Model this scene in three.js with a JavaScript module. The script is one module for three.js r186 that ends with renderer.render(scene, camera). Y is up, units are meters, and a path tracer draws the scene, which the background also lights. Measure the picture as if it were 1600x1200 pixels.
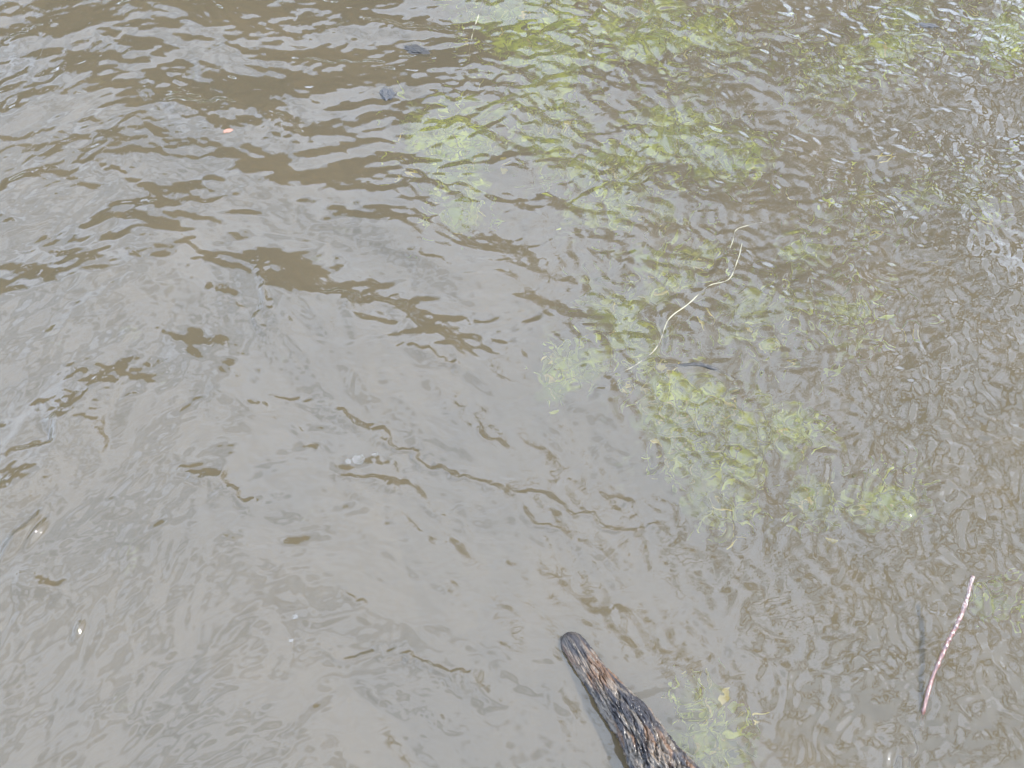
import * as THREE from 'three';
import { mergeGeometries } from 'three/addons/utils/BufferGeometryUtils.js';
import { createNoise2D, createNoise3D } from 'simplex-noise';

// ------------------------------------------------------------------ camera, sky, sun, exposure
const scene = new THREE.Scene();
const EYE = new THREE.Vector3(0, 1.76, 1.32);
const camera = new THREE.PerspectiveCamera(33, 4 / 3, 0.05, 400);
camera.position.copy(EYE);
camera.lookAt(0, 0, 0);
camera.updateMatrixWorld(true);
const renderer = new THREE.WebGLRenderer({ antialias: true });
renderer.toneMapping = THREE.LinearToneMapping;
renderer.toneMappingExposure = 2.75;
renderer.shadowMap.enabled = true;
const SUN = new THREE.Vector3(0.64, 0.75, -0.1).normalize();

function rng(seed) { let s = seed >>> 0; return () => { s = (s + 0x6D2B79F5) >>> 0; let t = s; t = Math.imul(t ^ (t >>> 15), t | 1); t ^= t + Math.imul(t ^ (t >>> 7), t | 61); return ((t ^ (t >>> 14)) >>> 0) / 4294967296; }; }
const noise2 = createNoise2D(rng(11)), noise3 = createNoise3D(rng(12));
const clamp = (x, a = 0, b = 1) => Math.min(b, Math.max(a, x));
const smooth = (a, b, x) => { const t = clamp((x - a) / (b - a)); return t * t * (3 - 2 * t); };
const mix = (a, b, t) => a + (b - a) * t;
function fbm2(x, y, n = 5) { let a = 0.5, s = 0; for (let i = 0; i < n; i++) { s += a * noise2(x, y); x = x * 2.03 + 17.1; y = y * 2.03 - 9.7; a *= 0.5; } return s; }

// bright broken cloud over pale blue, the same all round
{
  const W = 1024, H = 512, d = new Float32Array(W * H * 4);
  for (let j = 0; j < H; j++) for (let i = 0; i < W; i++) {
    const up = ((j + 0.5) / H - 0.5) * Math.PI, az = ((i + 0.5) / W - 0.5) * 2 * Math.PI;
    const y = Math.sin(up), x = Math.cos(up) * Math.cos(az), z = Math.cos(up) * Math.sin(az);
    const k = 1.6 / (Math.max(y, 0) + 0.22);
    const px = x * k, pz = z * k;
    const w = fbm2(px * 0.7 + 3, pz * 0.7, 3) * 0.8;
    const n = fbm2(px * 0.9 + w, pz * 0.9 - w + 8, 6);
    const c = smooth(-0.22, 0.2, n);
    const thick = smooth(0.1, 0.5, n);
    const hz = Math.exp(-Math.max(y, 0) * 5);
    const blue = [mix(0.95, 1.4, hz), mix(1.3, 1.6, hz), mix(1.85, 1.85, hz)];
    const white = 2.6 - 0.4 * thick;
    const halo = 0.5 * Math.exp(-(1 - (x * SUN.x + y * SUN.y + z * SUN.z)) * 9);
    const o = (j * W + i) * 4;
    d[o] = mix(blue[0], white * 0.85, c) + halo; d[o + 1] = mix(blue[1], white * 1.02, c) + halo; d[o + 2] = mix(blue[2], white * 1.33, c) + halo; d[o + 3] = 1;
  }
  const sky = new THREE.DataTexture(d, W, H, THREE.RGBAFormat, THREE.FloatType);
  sky.mapping = THREE.EquirectangularReflectionMapping; sky.magFilter = THREE.LinearFilter; sky.needsUpdate = true;
  scene.background = sky; scene.environment = sky;
}
const sun = new THREE.DirectionalLight(new THREE.Color(1.0, 0.95, 0.86), 5);
sun.position.copy(SUN).multiplyScalar(30); sun.target.position.set(0, 0, 0);
sun.castShadow = true; sun.shadow.radius = 1.2; sun.shadow.mapSize.set(4096, 4096);
Object.assign(sun.shadow.camera, { left: -20, right: 20, top: 20, bottom: -20, near: 1, far: 80 });
scene.add(sun, sun.target);

// ------------------------------------------------------------------ helpers
// a point of the 1600 x 1200 photograph, as the point of the place at height y that it shows
const TAN = Math.tan(THREE.MathUtils.degToRad(16.5));
const AX = [0, 1, 2].map(k => new THREE.Vector3().setFromMatrixColumn(camera.matrixWorld, k));
function at(px, py, y = 0) {
  const r = AX[0].clone().multiplyScalar((px / 800 - 1) * TAN * 4 / 3).addScaledVector(AX[1], (1 - py / 600) * TAN).addScaledVector(AX[2], -1);
  return EYE.clone().addScaledVector(r, (y - EYE.y) / r.y);
}
const tmp = new THREE.Vector3();
function toPhoto(x, z) { tmp.set(x, 0, z).sub(EYE); const d = -tmp.dot(AX[2]); return [800 * (1 + tmp.dot(AX[0]) / d / (TAN * 4 / 3)), 600 * (1 - tmp.dot(AX[1]) / d / TAN)]; }
// where a thing at depth y under water is seen to be: light bends at the surface
function under(px, py, y) {
  const s = at(px, py, 0), v = s.clone().sub(EYE).normalize(), h = Math.hypot(v.x, v.z), sh = h / 1.333, t = sh / Math.sqrt(1 - sh * sh);
  return new THREE.Vector3(s.x + v.x / h * t * -y, y, s.z + v.z / h * t * -y);
}
const taken = {};
function numbered(n) { taken[n] = (taken[n] ?? -1) + 1; return taken[n] ? `${n}_${String(taken[n]).padStart(3, '0')}` : n; }
function tag(o, label, category, group) { o.userData.label = label; o.userData.category = category; if (group) o.userData.group = group; return o; }
function mesh(name, geo, mat, parent = scene) { const m = new THREE.Mesh(geo, mat); m.name = parent === scene ? numbered(name) : name; m.castShadow = m.receiveShadow = true; parent.add(m); return m; }
function thing(name, label, category, pos, group) { const g = new THREE.Group(); g.name = numbered(name); g.position.copy(pos); scene.add(g); return tag(g, label, category, group); }
function colour(r, g, b) { return new THREE.Color().setRGB(r, g, b); }
// tapered tube along points with radii; wob(u, angle) scales the radius
function tube(pts, radii, rings = 24, seg = 10, wob = null, origin = null) {
  const curve = new THREE.CatmullRomCurve3(pts), fr = curve.computeFrenetFrames(rings, false), pos = [], uv = [], idx = [];
  for (let i = 0; i <= rings; i++) {
    const u = i / rings, c = curve.getPointAt(u), k = u * (radii.length - 1), a = Math.min(radii.length - 2, Math.floor(k)), r = mix(radii[a], radii[a + 1], k - a);
    for (let j = 0; j <= seg; j++) {
      const t = j / seg * Math.PI * 2, rr = r * (wob ? wob(u, t) : 1), p = c.clone().addScaledVector(fr.normals[i], Math.cos(t) * rr).addScaledVector(fr.binormals[i], Math.sin(t) * rr);
      if (origin) p.sub(origin);
      pos.push(p.x, p.y, p.z); uv.push(u, j / seg);
      if (i < rings && j < seg) { const q = i * (seg + 1) + j; idx.push(q, q + seg + 1, q + 1, q + 1, q + seg + 1, q + seg + 2); }
    }
  }
  for (const end of [0, rings]) { const c = curve.getPointAt(end / rings); if (origin) c.sub(origin); const n = pos.length / 3; pos.push(c.x, c.y, c.z); uv.push(end / rings, 0.5); for (let j = 0; j < seg; j++) { const q = end * (seg + 1) + j; end ? idx.push(q, n, q + 1) : idx.push(q, q + 1, n); } }
  const g = new THREE.BufferGeometry();
  g.setAttribute('position', new THREE.Float32BufferAttribute(pos, 3)); g.setAttribute('uv', new THREE.Float32BufferAttribute(uv, 2)); g.setIndex(idx);
  g.computeVertexNormals();
  return g;
}

// ------------------------------------------------------------------ the waves: one raster of heights, in metres
const X0 = -1.65, X1 = 1.65, Z0 = -1.7, Z1 = 1.15, CELL = 0.0022;
const NX = Math.round((X1 - X0) / CELL), NZ = Math.round((Z1 - Z0) / CELL), HT = new Float32Array(NX * NZ);
// direction of the streaks in the photograph: [x, y, degrees below horizontal]
const FLOW = [[100, 100, -25], [350, 170, 25], [100, 330, -20], [300, 320, 5], [150, 600, -42], [80, 800, -38], [350, 470, 50], [600, 420, 16], [600, 680, 33], [800, 780, 28], [500, 900, 18], [700, 1050, 20], [250, 950, -55], [100, 1050, -45], [350, 1100, -20],
  [950, 880, 25], [900, 200, 4], [1100, 100, 14], [1100, 250, 8], [1000, 400, -18], [1250, 350, 35], [1450, 200, 25], [1200, 700, 0], [1400, 850, -45], [1350, 950, -45], [1500, 1050, -50], [900, 1080, 30], [1200, 1000, -18], [600, 60, 2], [1500, 500, 55]];
function flow(px, py) {
  let c = 0, s = 0;
  for (const [x, y, a] of FLOW) { const d = (px - x) ** 2 + (py - y) ** 2, w = 1 / (d * d + 4e7), t = a * Math.PI / 90; c += w * Math.cos(t); s += w * Math.sin(t); }
  return Math.atan2(s, c) / 2;
}
function lines(x, z) {                                              // unit vector along the streaks, on the water
  const [px, py] = toPhoto(x, z), cx = clamp(px, -100, 1700), cy = clamp(py, -100, 1300), a = flow(cx, cy), p = at(cx, cy), q = at(cx + 10 * Math.cos(a), cy + 10 * Math.sin(a));
  const dx = q.x - p.x, dz = q.z - p.z, l = Math.hypot(dx, dz);
  return [dx / l, dz / l, cx, cy];
}
const cells = (px, py) => clamp(smooth(760, 1220, px + 0.18 * (600 - py)) * (1 - 0.35 * smooth(500, 100, py)));   // where the water is broken into small cells
function splat(x, z, ux, uz, su, sv, lam, amp, phase) {
  const R = 2.6 * Math.max(su, sv), i0 = Math.max(0, Math.ceil((x - R - X0) / CELL)), i1 = Math.min(NX - 1, Math.floor((x + R - X0) / CELL)), j0 = Math.max(0, Math.ceil((z - R - Z0) / CELL)), j1 = Math.min(NZ - 1, Math.floor((z + R - Z0) / CELL));
  const k = 2 * Math.PI / lam, a = 0.5 / su / su, b = 0.5 / sv / sv;
  for (let j = j0; j <= j1; j++) { const dz = Z0 + j * CELL - z; for (let i = i0; i <= i1; i++) { const dx = X0 + i * CELL - x, u = dx * ux + dz * uz, v = dz * ux - dx * uz, e = u * u * a + v * v * b; if (e < 4) HT[j * NX + i] += amp * (Math.exp(-e) - 0.0183) * Math.cos(k * v + phase); } }
}
const AREA = (X1 - X0) * (Z1 - Z0);
function octave(seed, lam, left, right, longLeft, longRight, overlap, turn, rise = 0) {
  const r = rng(seed), n = Math.round(AREA * overlap / (Math.PI * lam * lam * 0.55 * 1.2));
  for (let m = 0; m < n; m++) {
    const x = mix(X0, X1, r()), z = mix(Z0, Z1, r()), l = lam * (0.7 + 0.6 * r()), [dx, dz, px, py] = lines(x, z), w = cells(px, py), slope = mix(left, right, w) * (1 + rise * smooth(450, 100, py));
    const a = (r() + r() + r() - 1.5) * mix(turn[0], turn[1], w), ux = dx * Math.cos(a) - dz * Math.sin(a), uz = dx * Math.sin(a) + dz * Math.cos(a), ph = r() * 6.283;
    const su = l * mix(longLeft, longRight, w), sv = l * 0.55;
    if (slope > 0.002) splat(x, z, ux, uz, su, sv, l, slope * l / 6.283 / Math.sqrt(n / AREA * Math.PI * su * sv / 2), ph);
  }
}
octave(21, 0.34, 0.048, 0.018, 1.2, 1.0, 5, [0.7, 1.2]);
octave(22, 0.15, 0.054, 0.03, 1.4, 0.9, 5, [0.6, 1.4]);
octave(23, 0.065, 0.055, 0.045, 1.5, 0.8, 5, [1.1, 2.2], 0.3);
octave(24, 0.03, 0.05, 0.10, 1.4, 0.6, 4, [1.0, 3.0], 0.3);
octave(25, 0.015, 0.022, 0.03, 1.4, 0.7, 3, [1.2, 3.0]);
// the long creases and the steep faces that the current throws up
function crease(pts, w, amp) {
  const p = pts.map(q => at(q[0], q[1])), R = 3 * w;
  const xs = p.map(q => q.x), zs = p.map(q => q.z), i0 = Math.max(0, Math.floor((Math.min(...xs) - R - X0) / CELL)), i1 = Math.min(NX - 1, Math.ceil((Math.max(...xs) + R - X0) / CELL)), j0 = Math.max(0, Math.floor((Math.min(...zs) - R - Z0) / CELL)), j1 = Math.min(NZ - 1, Math.ceil((Math.max(...zs) + R - Z0) / CELL));
  let total = 0; const at0 = p.map((q, i) => i ? (total += q.distanceTo(p[i - 1])) : 0);
  for (let j = j0; j <= j1; j++) for (let i = i0; i <= i1; i++) {
    let x = X0 + i * CELL, z = Z0 + j * CELL; const wx = 0.010 * noise2(x * 14, z * 14) + 0.004 * noise2(x * 45, z * 45), wz = 0.010 * noise2(x * 14 + 40, z * 14) + 0.004 * noise2(x * 45 + 9, z * 45); x += wx; z += wz;
    let best = 1e9, u = 0;
    for (let k = 0; k + 1 < p.length; k++) { const a = p[k], b = p[k + 1], ex = b.x - a.x, ez = b.z - a.z, t = clamp(((x - a.x) * ex + (z - a.z) * ez) / (ex * ex + ez * ez)), d = (a.x + t * ex - x) ** 2 + (a.z + t * ez - z) ** 2; if (d < best) { best = d; u = (at0[k] + t * Math.sqrt(ex * ex + ez * ez)) / total; } }
    const ww = w * (0.75 + 0.5 * noise2(x * 9, z * 9 + 5)), e = best / (2 * ww * ww);
    if (e < 6) HT[j * NX + i] += amp * Math.exp(-e) * Math.sqrt(Math.max(0, Math.sin(Math.PI * clamp(u * 0.94 + 0.03)))) * (0.8 + 0.4 * noise2(x * 7 + 3, z * 7));
  }
}
const LINES = [
  [[[-20, 800], [55, 722], [125, 645], [175, 595]], 0.045, 0.013],
  [[[15, 930], [60, 925], [110, 940]], 0.03, 0.008],
  [[[345, 400], [400, 410], [418, 440], [405, 500], [440, 540], [460, 575]], 0.008, 0.0034],
  [[[425, 620], [510, 635], [580, 670], [650, 715], [720, 745], [790, 775]], 0.009, 0.0042],
  [[[540, 745], [590, 752], [640, 765]], 0.008, 0.0034],
  [[[470, 462], [560, 468], [640, 478]], 0.012, 0.004],
  [[[530, 355], [620, 390], [700, 420], [770, 445]], 0.009, 0.003],
  [[[820, 765], [900, 805], [960, 828], [1040, 832]], 0.007, 0.0030],
  [[[800, 800], [880, 840], [960, 870], [1000, 895]], 0.007, 0.0030],
  [[[470, 1005], [540, 1030], [600, 1025], [660, 1040], [740, 1065], [800, 1105]], 0.009, 0.0042],
  [[[640, 785], [690, 800], [740, 840]], 0.007, 0.0028],
  [[[740, 645], [758, 680], [775, 692]], 0.006, 0.0024],
  [[[620, 545], [680, 560], [725, 578]], 0.008, 0.0028],
  [[[560, 1075], [600, 1090], [640, 1120]], 0.008, 0.003],
  [[[655, 1120], [700, 1128], [740, 1130]], 0.007, 0.0028],
  [[[280, 735], [330, 750], [370, 770], [400, 800]], 0.012, 0.005],
  [[[540, 932], [570, 945]], 0.007, 0.0028], [[[660, 921], [715, 924]], 0.007, 0.0028],
  [[[1180, 48], [1240, 62], [1290, 58]], 0.012, 0.0025], [[[1300, 68], [1370, 100], [1440, 112]], 0.012, 0.0025], [[[1330, 110], [1420, 125], [1460, 118]], 0.012, 0.0025],
  [[[240, 118], [290, 160], [360, 175], [440, 195], [480, 235]], 0.03, 0.0065],
  [[[262, 312], [320, 318], [385, 308]], 0.018, 0.004], [[[145, 258], [190, 268], [228, 272]], 0.018, 0.004],
  [[[0, 72], [45, 58], [80, 38]], 0.018, 0.004], [[[155, 48], [200, 70], [255, 80]], 0.015, 0.0034],
  [[[400, 28], [480, 45], [580, 40], [700, 50]], 0.025, 0.005], [[[420, 92], [520, 100], [620, 95]], 0.02, 0.003], [[[600, 185], [690, 190]], 0.014, 0.003],
  [[[100, 930], [130, 950]], 0.02, 0.005], [[[860, 1075], [905, 1130]], 0.009, 0.002],
  [[[1290, 1078], [1370, 1060], [1440, 1035], [1500, 985]], 0.014, 0.003], [[[1440, 990], [1490, 955]], 0.010, 0.0035],
];
for (const l of LINES) crease(...l);
// little standing ripples, steep enough to catch the sun
for (const [px, py, deg, len, wid, amp] of [[18, 856, -55, 20, 6.5, 10], [32, 846, -55, 14, 5.5, 8.6], [48, 826, -52, 18, 5, 7.8], [58, 836, -52, 18, 5, 7.8], [124, 985, -68, 11, 4.5, 7]]) {
  const p = at(px, py), a = deg * Math.PI / 180, q = at(px + 5 * Math.cos(a), py + 5 * Math.sin(a)), dx = q.x - p.x, dz = q.z - p.z, l = Math.hypot(dx, dz);
  splat(p.x, p.z, dx / l, dz / l, len * 0.001, wid * 0.001, 1, amp * 0.001, 0);
}
const far = (x, z) => 0.006 * noise2(x * 0.9, z * 1.3) + 0.003 * noise2(x * 2.3 + 7, z * 3.1);
function heightAt(x, z) {
  const u = (x - X0) / CELL, v = (z - Z0) / CELL;
  let h = far(x, z);
  if (u > 1 && v > 1 && u < NX - 3 && v < NZ - 3) {
    const i = Math.floor(u), j = Math.floor(v), a = u - i, b = v - j, o = j * NX + i;
    const e = smooth(0, 0.12, Math.min(x - X0, X1 - x, z - Z0, Z1 - z));
    h += e * ((HT[o] * (1 - a) + HT[o + 1] * a) * (1 - b) + (HT[o + NX] * (1 - a) + HT[o + NX + 1] * a) * b);
  }
  return h;
}
function axis(a, b, step, m0, m1, mstep, reach) {                   // grid lines: fine between a and b, coarser to m0 and m1, then growing to +-reach
  const mid = []; for (let x = a; x < b; x += step) mid.push(x);
  for (let x = b; x < m1; x += mstep) mid.push(x);
  for (let x = m1, s = mstep; x < reach; s *= 1.13, x += s) mid.push(x);
  mid.push(reach);
  const low = []; for (let x = a - mstep; x > m0; x -= mstep) low.push(x);
  for (let x = m0, s = mstep; x > -reach; s *= 1.13, x -= s) low.push(x);
  low.push(-reach);
  return [...low.reverse(), ...mid];
}
function sheet(xs, zs, f, normals) {
  const nx = xs.length, nz = zs.length, pos = new Float32Array(nx * nz * 3), uv = new Float32Array(nx * nz * 2), idx = new Uint32Array((nx - 1) * (nz - 1) * 6);
  let o = 0, q = 0;
  for (let j = 0; j < nz; j++) for (let i = 0; i < nx; i++, o++) { pos[o * 3] = xs[i]; pos[o * 3 + 1] = f(xs[i], zs[j]); pos[o * 3 + 2] = zs[j]; uv[o * 2] = xs[i]; uv[o * 2 + 1] = zs[j]; }
  for (let j = 0; j + 1 < nz; j++) for (let i = 0; i + 1 < nx; i++) { const a = j * nx + i, b = a + nx; idx[q++] = a; idx[q++] = b; idx[q++] = a + 1; idx[q++] = a + 1; idx[q++] = b; idx[q++] = b + 1; }
  const g = new THREE.BufferGeometry();
  g.setAttribute('position', new THREE.BufferAttribute(pos, 3)); g.setAttribute('uv', new THREE.BufferAttribute(uv, 2)); g.setIndex(new THREE.BufferAttribute(idx, 1));
  g.computeVertexNormals();
  return g;
}
const waterMat = new THREE.MeshPhysicalMaterial({ color: colour(0.21, 0.173, 0.114), roughness: 0.035, ior: 1.38, transmission: 0.86, thickness: 1 });
waterMat.name = 'muddy water';
const water = mesh('water', sheet(axis(-1.16, 1.16, 0.0022, -1.6, 1.6, 0.008, 60), axis(-1.1, 0.68, 0.0022, -1.55, 1.05, 0.008, 60), heightAt), waterMat);
water.userData.kind = 'structure'; water.userData.label = 'rippled muddy river water';
console.log('water', water.geometry.index.count / 3);

const WEED = [[790, 30, 90, 1], [860, 90, 80, .8], [1000, 50, 100, .8], [1130, 60, 80, .5], [700, 230, 90, .9], [720, 330, 60, .6], [850, 200, 90, .7], [1060, 210, 80, 1], [1150, 260, 60, 1], [960, 300, 100, .7], [1290, 120, 90, .5], [1400, 60, 90, .6], [1570, 60, 80, .9], [960, 480, 70, .7], [885, 580, 50, 1.3], [1000, 560, 70, .6],
    [1110, 690, 85, 1.5], [1050, 640, 70, .8], [1240, 670, 55, 1.2], [1130, 790, 70, .5], [1280, 790, 60, .9], [1390, 780, 60, .7], [1090, 1090, 40, .8], [1120, 1165, 65, .9], [1330, 500, 80, .5], [1250, 390, 40, .7], [1180, 500, 100, .5], [1560, 940, 50, .5], [1060, 410, 80, .5], [1350, 330, 100, .3], [1500, 300, 100, .3]];
const weedAt = (px, py) => { let w = 0; for (const [x, y, r, d] of WEED) { const e = ((px - x) ** 2 + (py - y) ** 2 * 1.4) / (r * r * 0.75); if (e < 6) w += d * Math.exp(-e); } return w; };
// the photograph's point under which a point of the bed is seen
function seenAt(x, y, z) { let sx = x, sz = z; for (let k = 0; k < 4; k++) { const vx = sx - EYE.x, vz = sz - EYE.z, h = Math.hypot(vx, vz), sn = h / Math.hypot(h, EYE.y) / 1.333, t = sn / Math.sqrt(1 - sn * sn) * -y; sx = x - vx / h * t; sz = z - vz / h * t; } return toPhoto(sx, sz); }
// ------------------------------------------------------------------ the ground: river bed and both banks in one sheet
function bedAt(x, z) {
  const [px, py] = z < 1.2 ? toPhoto(x, z) : [800, 1200], shallow = smooth(500, 1000, clamp(px, 0, 1600)) ;
  const bed = -mix(0.42, 0.31, shallow) + 0.03 * noise2(x * 1.4, z * 1.4) + 0.012 * noise2(x * 6, z * 6);
  const near = smooth(0.85, 1.9, z + 0.15 * noise2(x * 0.8, 2)), across = smooth(-5.2, -6.8, z + 0.5 * noise2(x * 0.35, 9));
  return bed + near * (0.42 + 0.3 + 0.05 * noise2(x * 3, z * 3)) + across * (1.25 + 0.2 * noise2(x * 0.5, z * 0.5)) + smooth(3, 30, z) * 1.5 + smooth(-10, -40, z) * 6;
}
{
  const g = sheet(axis(-1.7, 1.7, 0.01, -2.2, 2.2, 0.05, 150), axis(-1.9, 1.0, 0.01, -2.4, 2.2, 0.05, 150), bedAt);
  const p = g.attributes.position, c = new Float32Array(p.count * 3);
  for (let i = 0; i < p.count; i++) {
    const x = p.getX(i), y = p.getY(i), z = p.getZ(i), n = fbm2(x * 2.2, z * 2.2, 5), wet = y < 0.02 ? 1 : 0;
    const dry = [0.10, 0.085, 0.055], silt = [0.082, 0.066, 0.042], grass = [0.05, 0.075, 0.02];
    const g0 = smooth(0.05, 0.3, y - 0.15 + 0.2 * n);
    let algae = 0;
    if (wet && Math.abs(x) < 1.8 && z > -2 && z < 1.1) { const [px, py] = seenAt(x, y, z); algae = smooth(0.25, 0.75, weedAt(px, py) * 0.75 + 0.5 * fbm2(x * 9, z * 9, 3)); }
    const pale = smooth(-0.1, 0.4, noise2(x * 16, z * 16) + 0.6 * noise2(x * 5, z * 5)), moss = [mix(0.19, 0.46, pale), mix(0.31, 0.64, pale), mix(0.025, 0.06, pale)];
    for (let k = 0; k < 3; k++) c[i * 3 + k] = mix((wet ? silt[k] * (1 + 0.5 * n) : mix(dry[k], grass[k], g0) * (1 + 0.4 * n)), moss[k] * (1 + 0.3 * n), algae);
  }
  g.setAttribute('color', new THREE.BufferAttribute(c, 3));
  const ground = mesh('ground', g, new THREE.MeshStandardMaterial({ vertexColors: true, roughness: 0.95 }));
  ground.userData.kind = 'structure'; ground.userData.label = 'silty river bed and earth banks';
}

// ------------------------------------------------------------------ trees on the far bank, which the water mirrors
const barkMat = new THREE.MeshStandardMaterial({ color: colour(0.06, 0.048, 0.035), roughness: 0.9 });
const leafMat = new THREE.MeshStandardMaterial({ color: colour(0.045, 0.075, 0.018), roughness: 0.6, side: THREE.DoubleSide });
const leafGeo = (() => { const g = new THREE.BufferGeometry(); const s = [[0, 0, 0], [0.35, 0.06, 0.3], [0, 0, 1], [-0.35, 0.06, 0.3], [0.28, 0.05, 0.65], [-0.28, 0.05, 0.65]]; g.setAttribute('position', new THREE.Float32BufferAttribute(s.flat(), 3)); g.setIndex([0, 1, 4, 0, 4, 2, 0, 2, 5, 0, 5, 3]); g.computeVertexNormals(); return g; })();
function tree(seed, x, z, h, leafy, leafSize, label, twigs = 5, first = 0.14) {
  const r = rng(seed), base = new THREE.Vector3(x, bedAt(x, z) - 0.05, z), t = thing('bank_tree', label, 'tree', base, 'trees on the far bank');
  const limbs = [], tips = [];
  function grow(p, dir, len, rad, level) {
    const pts = [p.clone()], n = 5; let d = dir.clone(), q = p.clone();
    for (let i = 0; i < n; i++) { d.x += (r() - 0.5) * 0.35; d.z += (r() - 0.5) * 0.35; d.y += (r() - 0.42) * 0.22 * (level ? 1 : 0.4); d.normalize(); q = q.clone().addScaledVector(d, len / n); pts.push(q); }
    limbs.push(tube(pts, [rad, rad * 0.8, rad * 0.55], level < 2 ? 10 : 5, level < 2 ? 9 : level < 4 ? 5 : 3));
    if (level >= 3) for (let i = 2; i <= n; i++) tips.push(pts[i]);
    if (level >= twigs) return;
    const kids = level === 0 ? 7 : level < 3 ? 4 : 3;
    for (let i = 0; i < kids; i++) {
      const u = level === 0 ? first + (1 - first) * i / (kids - 1) : 0.3 + 0.7 * (i + r() * 0.6) / kids, k = Math.min(n - 1, Math.floor(u * n)), s = pts[k].clone().lerp(pts[k + 1], clamp(u * n - k)), a = r() * 6.283 + i * 2.4, e = 0.5 + 0.5 * r();
      const side = new THREE.Vector3(Math.cos(a), 0.15 + 0.3 * r(), Math.sin(a));
      grow(s, d.clone().multiplyScalar(1 - e * 0.6).addScaledVector(side, e).normalize(), len * (level === 0 ? 0.52 : 0.66) * (0.75 + 0.4 * r()), rad * mix(0.6, 0.4, u), level + 1);
    }
  }
  grow(new THREE.Vector3(), new THREE.Vector3((r() - 0.5) * 0.15, 1, 0.12), h * 0.62, h * 0.022, 0);
  mesh('trunk', mergeGeometries(limbs), barkMat, t);
  const n = Math.round(tips.length * leafy), inst = new THREE.InstancedMesh(leafGeo, leafMat, n), o = new THREE.Object3D();
  for (let i = 0; i < n; i++) { const p = tips[Math.floor(r() * tips.length)]; o.position.set(p.x + (r() - 0.5) * 0.4, p.y + (r() - 0.5) * 0.4, p.z + (r() - 0.5) * 0.4); o.rotation.set(r() * 6.3, r() * 6.3, r() * 6.3); o.scale.setScalar(leafSize * (0.6 + 0.8 * r())); o.updateMatrix(); inst.setMatrixAt(i, o.matrix); inst.setColorAt(i, colour(0.7 + 0.5 * r(), 0.8 + 0.4 * r(), 0.8)); }
  inst.name = 'crown'; inst.castShadow = inst.receiveShadow = true; inst.userData.kind = 'stuff'; t.add(inst);
}
const treeSpots = [[37, -4.4, -14.5, 7, 3, 0.22, 'leafy tree set back in the second row on the left'], [38, -0.4, -13.8, 7, 3, 0.22, 'leafy tree set back in the second row at the middle'], [31, -10.5, -12.4, 7.2, 3, 0.22, 'short leafy tree at the left end of the far bank'], [32, -6.6, -12.8, 8.2, 3, 0.22, 'leafy tree second from the left on the far bank'], [33, -2.6, -12.2, 7.6, 3, 0.22, 'leafy tree straight across the river'],
  [34, 1.6, -10.2, 8, 1.2, 0.14, 'leafy tree right of the one straight across'], [35, 4.8, -7.6, 14, 0.1, 0.1, 'tallest tree on the far bank, almost bare of leaves', 4, 0.35], [36, 9.2, -9.4, 9, 0.5, 0.12, 'tall thinly leaved tree at the right end of the far bank']];
for (const a of treeSpots) tree(...a);
console.log('trees');

// ------------------------------------------------------------------ weed under water
{
  const r = rng(51), blades = [];
  const blade = (() => { const pos = [], idx = [], n = 5; for (let i = 0; i <= n; i++) { const u = i / n, w = 0.5 * Math.sin(Math.PI * (0.12 + 0.85 * u)); for (const s of [-1, 0, 1]) pos.push(s * w, u * 0.9 + 0.02 * Math.abs(s), 0.35 * u * u - 0.12 * Math.abs(s)); if (i < n) for (const s of [0, 1]) { const a = i * 3 + s; idx.push(a, a + 1, a + 3, a + 1, a + 4, a + 3); } } const g = new THREE.BufferGeometry(); g.setAttribute('position', new THREE.Float32BufferAttribute(pos, 3)); g.setIndex(idx); g.computeVertexNormals(); return g; })();
  const o = new THREE.Object3D();
  const young = (p, k) => { const n = smooth(-0.35, 0.45, noise2(p.x * 7, p.z * 7) + 0.4 * noise2(p.x * 19, p.z * 19)); return colour(mix(0.16, 0.36, n) * (0.8 + 0.4 * k), mix(0.21, 0.48, n) * (0.8 + 0.4 * k), mix(0.05, 0.09, n)); };
  for (const [px, py, rad, d] of WEED) for (let k = 0; k < rad * rad * d * 0.035; k++) {
    const a = r() * 6.283, q = rad * Math.sqrt(-Math.log(1 - r() * 0.995)) * 0.7, y = -0.14 - 0.14 * r(), p = under(px + q * Math.cos(a), py + q * Math.sin(a) * 0.8, y);
    if (p.y > -0.035 || p.y < bedAt(p.x, p.z)) continue;
    o.position.copy(p); o.rotation.set((r() - 0.5) * 3, r() * 6.3, (r() - 0.5) * 3); o.scale.set(0.004 + 0.006 * r(), 0.014 + 0.022 * r(), 0.02); o.updateMatrix();
    const t = r(); blades.push([o.matrix.clone(), t < 0.08 ? colour(0.5, 0.48, 0.16) : young(p, r())]);
  }
  const inst = new THREE.InstancedMesh(blade, new THREE.MeshStandardMaterial({ color: 0xffffff, roughness: 0.7, side: THREE.DoubleSide }), blades.length);
  blades.forEach(([m, c], i) => { inst.setMatrixAt(i, m); inst.setColorAt(i, c); });
  inst.name = 'water_weed'; inst.userData.kind = 'stuff'; inst.castShadow = inst.receiveShadow = true; tag(inst, 'green weed growing under the clearer water', 'water weed'); scene.add(inst);
  console.log('weed', blades.length);
}

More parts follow.
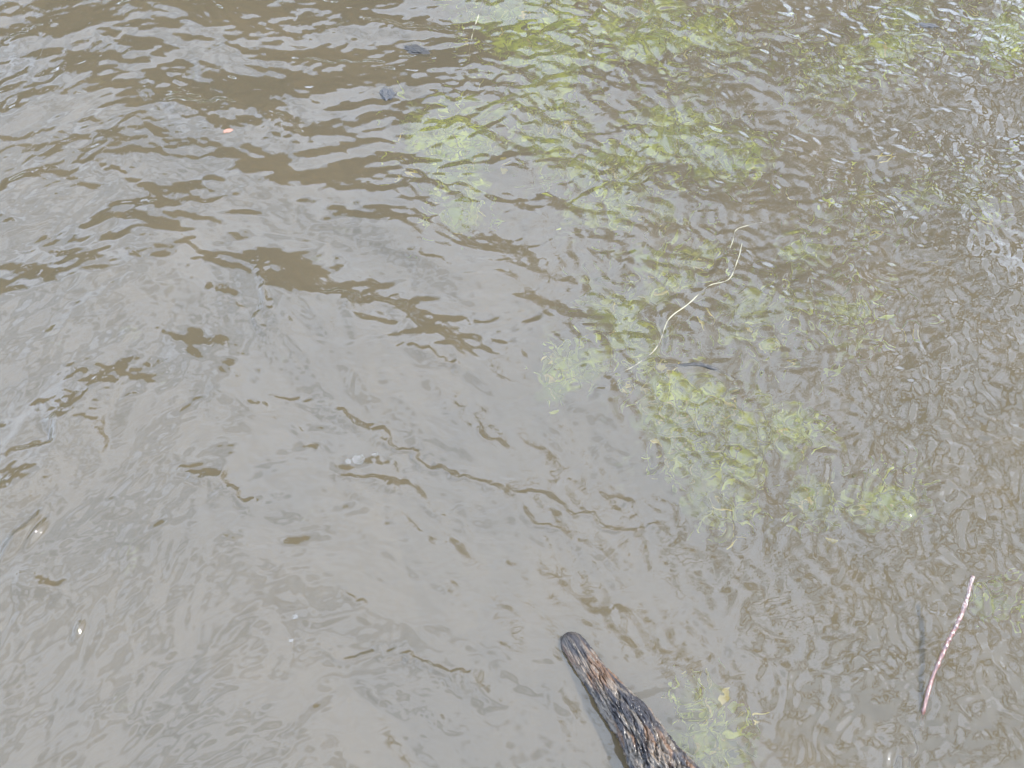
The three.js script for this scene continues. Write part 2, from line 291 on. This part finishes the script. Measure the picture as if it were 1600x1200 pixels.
// ------------------------------------------------------------------ the wet branch
{
  const p0 = at(884, 992, 0.006), p1 = at(1034, 1200, 0.012), dir = p1.clone().sub(p0), far2 = p0.clone().addScaledVector(dir, 3.1); far2.y = 0.24;
  const len = dir.length();
  const pts = [p0, p0.clone().addScaledVector(dir, 0.35), p0.clone().addScaledVector(dir, 0.7).add(new THREE.Vector3(0.004, 0.002, 0)), p1, p0.clone().addScaledVector(dir, 1.8).add(new THREE.Vector3(0, 0.03, 0)), far2];
  const total = new THREE.CatmullRomCurve3(pts).getLength();
  const RINGS = 620, SEG = 200, pos = [], uv = [], col = [], idx = [];
  const curve = new THREE.CatmullRomCurve3(pts), fr = curve.computeFrenetFrames(RINGS, false);
  const up = new THREE.Vector3(0, 1, 0);
  const origin = p0.clone();
  for (let i = 0; i <= RINGS; i++) {
    const u = Math.pow(i / RINGS, 1.25), c = curve.getPointAt(u), tan = curve.getTangentAt(u), side = new THREE.Vector3().crossVectors(tan, up).normalize(), top = new THREE.Vector3().crossVectors(side, tan), s = u * total;
    const cap = s < 0.02 ? Math.sqrt(clamp(1 - (1 - s / 0.02) ** 2)) : 1;
    let rad = (0.0175 + 0.028 * smooth(0, 0.36, s) + 0.012 * smooth(0.3, 1.0, s)) * mix(0.25, 1, cap);
    for (let j = 0; j <= SEG; j++) {
      const t = j / SEG * 6.28318, cx = Math.cos(t), sx = Math.sin(t);
      // long twisting furrows, plates of bark between them, broken ends
      const tw = s * 3.0, ax = Math.cos(t + tw), ay = Math.sin(t + tw);
      const w = 0.35 * noise3(ax * 1.5, ay * 1.5, s * 14), f1 = noise3(ax * 3.4 + w, ay * 3.4 + w, s * 17), f2 = noise3(ax * 8 + 9, ay * 8 + w, s * 45), f3 = noise3(ax * 15, ay * 15, s * 130 + 4), lump = noise3(ax * 1.1, ay * 1.1, s * 10 + 30);
      const furrow = Math.pow(1 - Math.abs(f1), 5), fine = Math.pow(1 - Math.abs(f2), 4), rough = 0.35 + 0.65 * smooth(0.005, 0.07, s + 0.03 * lump);
      let dr = 0.10 * lump - rough * (0.17 * furrow + 0.08 * fine) + rough * 0.035 * f3 + 0.02 * f2;
      const rr = rad * (1 + dr);
      const p = c.clone().addScaledVector(side, cx * rr).addScaledVector(top, sx * rr).sub(origin);
      pos.push(p.x, p.y, p.z); uv.push(s, j / SEG);
      // dark wet bark, rusty where the outer bark has gone, grey weathered plates
      const rust = smooth(0.1, 0.45, noise3(ax * 1.6 + 5, ay * 1.6, s * 12)) * rough, grey = smooth(-0.05, 0.4, noise3(ax * 2 + 20, ay * 2, s * 18)) * rough, gap = furrow * rough;
      const k = 1 + 0.3 * f3;
      col.push(0.42 * (mix(mix(0.04, 0.14, rust), 0.2, grey * 0.7) * (1 - 0.5 * gap)) * k, 0.42 * (mix(mix(0.034, 0.08, rust), 0.16, grey * 0.7) * (1 - 0.5 * gap)) * k, 0.42 * (mix(mix(0.034, 0.046, rust), 0.12, grey * 0.7) * (1 - 0.5 * gap)) * k);
      if (i < RINGS && j < SEG) { const q = i * (SEG + 1) + j; idx.push(q, q + 1, q + SEG + 1, q + 1, q + SEG + 2, q + SEG + 1); }
    }
  }
  const n0 = pos.length / 3; pos.push(0, 0, 0); uv.push(0, 0); col.push(0.05, 0.045, 0.045); for (let j = 0; j < SEG; j++) idx.push(j, n0, j + 1);
  const g = new THREE.BufferGeometry(); g.setAttribute('position', new THREE.Float32BufferAttribute(pos, 3)); g.setAttribute('uv', new THREE.Float32BufferAttribute(uv, 2)); g.setAttribute('color', new THREE.Float32BufferAttribute(col, 3)); g.setIndex(idx); g.computeVertexNormals();
  const m = mesh('driftwood_branch', g, new THREE.MeshPhysicalMaterial({ vertexColors: true, roughness: 0.38, specularIntensity: 0.3, clearcoat: 0.12, clearcoatRoughness: 0.15 }));
  m.position.copy(origin);
  tag(m, 'wet dark driftwood branch with furrowed bark lying in the muddy water', 'branch');
}

// ------------------------------------------------------------------ red twig standing out of the water
{
  const foot = under(1415, 1190, -0.2), cut = at(1441, 1118, 0), mid = at(1478, 1010, 0.035), tip = at(1520, 900, 0.075), r = rng(61);
  foot.y = bedAt(foot.x, foot.z) - 0.01;
  const pts = [foot, cut.clone().lerp(foot, 0.35).add(new THREE.Vector3(0.006, 0, 0)), cut, cut.clone().lerp(mid, 0.5).add(new THREE.Vector3(-0.004, 0, 0)), mid, mid.clone().lerp(tip, 0.5).add(new THREE.Vector3(0.005, 0, 0)), tip];
  const wob = (u, a) => 1 + 0.35 * Math.pow(Math.abs(Math.sin(u * 95 + 3 * Math.sin(u * 23))), 5) + 0.22 * noise3(Math.cos(a), Math.sin(a), u * 90);
  const g = tube(pts, [0.0022, 0.0021, 0.0019, 0.0020, 0.0024, 0.0029, 0.0026], 420, 16, wob, foot), uv = g.attributes.uv, c = [];
  for (let i = 0; i < uv.count; i++) {                              // red bark, worn through to pale wood in flecks, most of all near the tip
    const u = uv.getX(i), v = uv.getY(i) * 6.283, worn = smooth(0.25, 0.6, 0.75 * noise3(Math.cos(v) * 1.2, Math.sin(v) * 1.2, u * 120) + 3.2 * (u - 0.86)), k = 0.8 + 0.5 * noise3(Math.cos(v), Math.sin(v), u * 40);
    c.push(mix(0.085, 0.2, worn) * k, mix(0.033, 0.155, worn) * k, mix(0.022, 0.125, worn) * k);
  }
  g.setAttribute('color', new THREE.Float32BufferAttribute(c, 3));
  const m = mesh('red_twig', g, new THREE.MeshPhysicalMaterial({ vertexColors: true, roughness: 0.4, clearcoat: 0.5, clearcoatRoughness: 0.15 }));
  m.position.copy(foot); tag(m, 'thin reddish twig standing out of the water with a pale worn tip', 'twig');
}

// ------------------------------------------------------------------ pale roots afloat
const rootMat = new THREE.MeshStandardMaterial({ color: colour(0.125, 0.112, 0.07), roughness: 0.6 });
function root(line, rad, y, label) {
  const pts = line.map(([px, py]) => { const p = at(px, py); p.y = heightAt(p.x, p.z) + y; return p; });
  const m = mesh('pale_root', tube(pts, rad, 120, 8, (u, a) => 1 + 0.25 * noise3(Math.cos(a), Math.sin(a), u * 40), pts[0]), rootMat);
  m.position.copy(pts[0]); tag(m, label, 'root', 'pale roots trailing at the surface');
}
root([[1160, 378], [1153, 405], [1137, 438], [1110, 446], [1075, 475], [1045, 500], [1033, 530], [1022, 550], [992, 574], [958, 590]], [0.0008, 0.0012, 0.0014, 0.0011, 0.0007], -0.0008, 'long thin cream root bending across the green weed');
root([[1191, 346], [1168, 350], [1150, 358], [1146, 372], [1141, 386]], [0.0008, 0.0011, 0.0008], -0.0006, 'short hooked cream root above the long one');
root([[756, 0], [748, 22], [740, 45], [734, 78], [733, 100]], [0.0014, 0.0014, 0.0008], -0.0012, 'faint pale root at the top edge of the green weed');

// ------------------------------------------------------------------ drifting scraps
function scrap(name, px, py, size, turn, seed, mat, label, category, y = 0) {
  const r = rng(seed), p = at(px, py), g = new THREE.IcosahedronGeometry(1, 24), a = g.attributes.position, v = new THREE.Vector3();
  for (let i = 0; i < a.count; i++) { v.fromBufferAttribute(a, i); const k = 1 + 0.28 * noise3(v.x * 1.3 + seed, v.y * 1.3, v.z * 1.3) + 0.1 * noise3(v.x * 2.6, v.y * 2.6 + seed, v.z * 2.6) + 0.025 * noise3(v.x * 9, v.y * 9 + seed, v.z * 9); a.setXYZ(i, v.x * k * size[0], v.y * k * size[1] + 0.25 * size[1] * v.x * v.x, v.z * k * size[2]); }
  g.computeVertexNormals();
  const m = mesh(name, g, mat); m.position.set(p.x, heightAt(p.x, p.z) + y, p.z); m.rotation.y = turn;
  return tag(m, label, category);
}
const darkBark = new THREE.MeshPhysicalMaterial({ color: colour(0.02, 0.018, 0.016), roughness: 0.5, specularIntensity: 0.5 });
const slate = new THREE.MeshPhysicalMaterial({ color: colour(0.03, 0.029, 0.029), roughness: 0.5, specularIntensity: 0.4 });
scrap('bark_chip', 653, 78, [0.030, 0.006, 0.014], -0.45, 1, darkBark, 'ragged dark bark chip adrift near the top edge', 'bark', -0.002);
scrap('pebble_tip', 606, 147, [0.014, 0.006, 0.020], 0.5, 2, slate, 'small bluish dark stone just breaking the surface', 'stone', -0.003);
{
  const pts = [[1040, 570], [1068, 573], [1092, 572], [1120, 579], [1152, 588]].map(([px, py], i) => { const p = at(px, py); p.y = heightAt(p.x, p.z) - [0.012, 0.002, 0.0015, 0.0025, 0.014][i]; return p; });
  const m = mesh('sunken_stick', tube(pts, [0.002, 0.0036, 0.004, 0.0032, 0.0018], 90, 12, (u, a) => 1 + 0.3 * noise3(Math.cos(a), Math.sin(a), u * 14), pts[0]), darkBark);
  m.position.copy(pts[0]); tag(m, 'dark narrow stick barely awash below the pale root', 'stick');
}
scrap('bark_chip', 1448, 44, [0.026, 0.005, 0.010], -0.2, 4, slate, 'grey bark chip adrift at the top right in the weed', 'bark', -0.002);
scrap('red_leaf', 357, 208, [0.010, 0.0015, 0.005], 0.4, 5, new THREE.MeshStandardMaterial({ color: colour(0.15, 0.07, 0.045), roughness: 0.6 }), 'tiny orange red leaf scrap on the brown current', 'leaf', -0.0006);

// ------------------------------------------------------------------ bubbles
const film = new THREE.MeshPhysicalMaterial({ color: 0xffffff, roughness: 0.02, ior: 1.33, transmission: 1, thickness: 0 });
for (const [px, py, rad, label] of [[560, 716, 0.012, 'largest clear bubble, beside the long brown crease'], [586, 707, 0.006, 'small bright bubble just right of the largest one'], [544, 719, 0.006, 'small bubble touching the left of the largest one'], [462, 964, 0.005, 'tiny bubble, upper of the pair low on the left'], [455, 1000, 0.004, 'tiny bubble, lower of the pair low on the left']]) {
  const p = at(px, py), g = new THREE.SphereGeometry(rad, 40, 16, 0, Math.PI * 2, 0, Math.PI * 0.5), m = mesh('bubble', g, film);
  m.scale.y = 0.7; m.position.set(p.x, heightAt(p.x, p.z) - 0.0006, p.z); tag(m, label, 'bubble', 'bubbles on the water');
}
renderer.render(scene, camera);
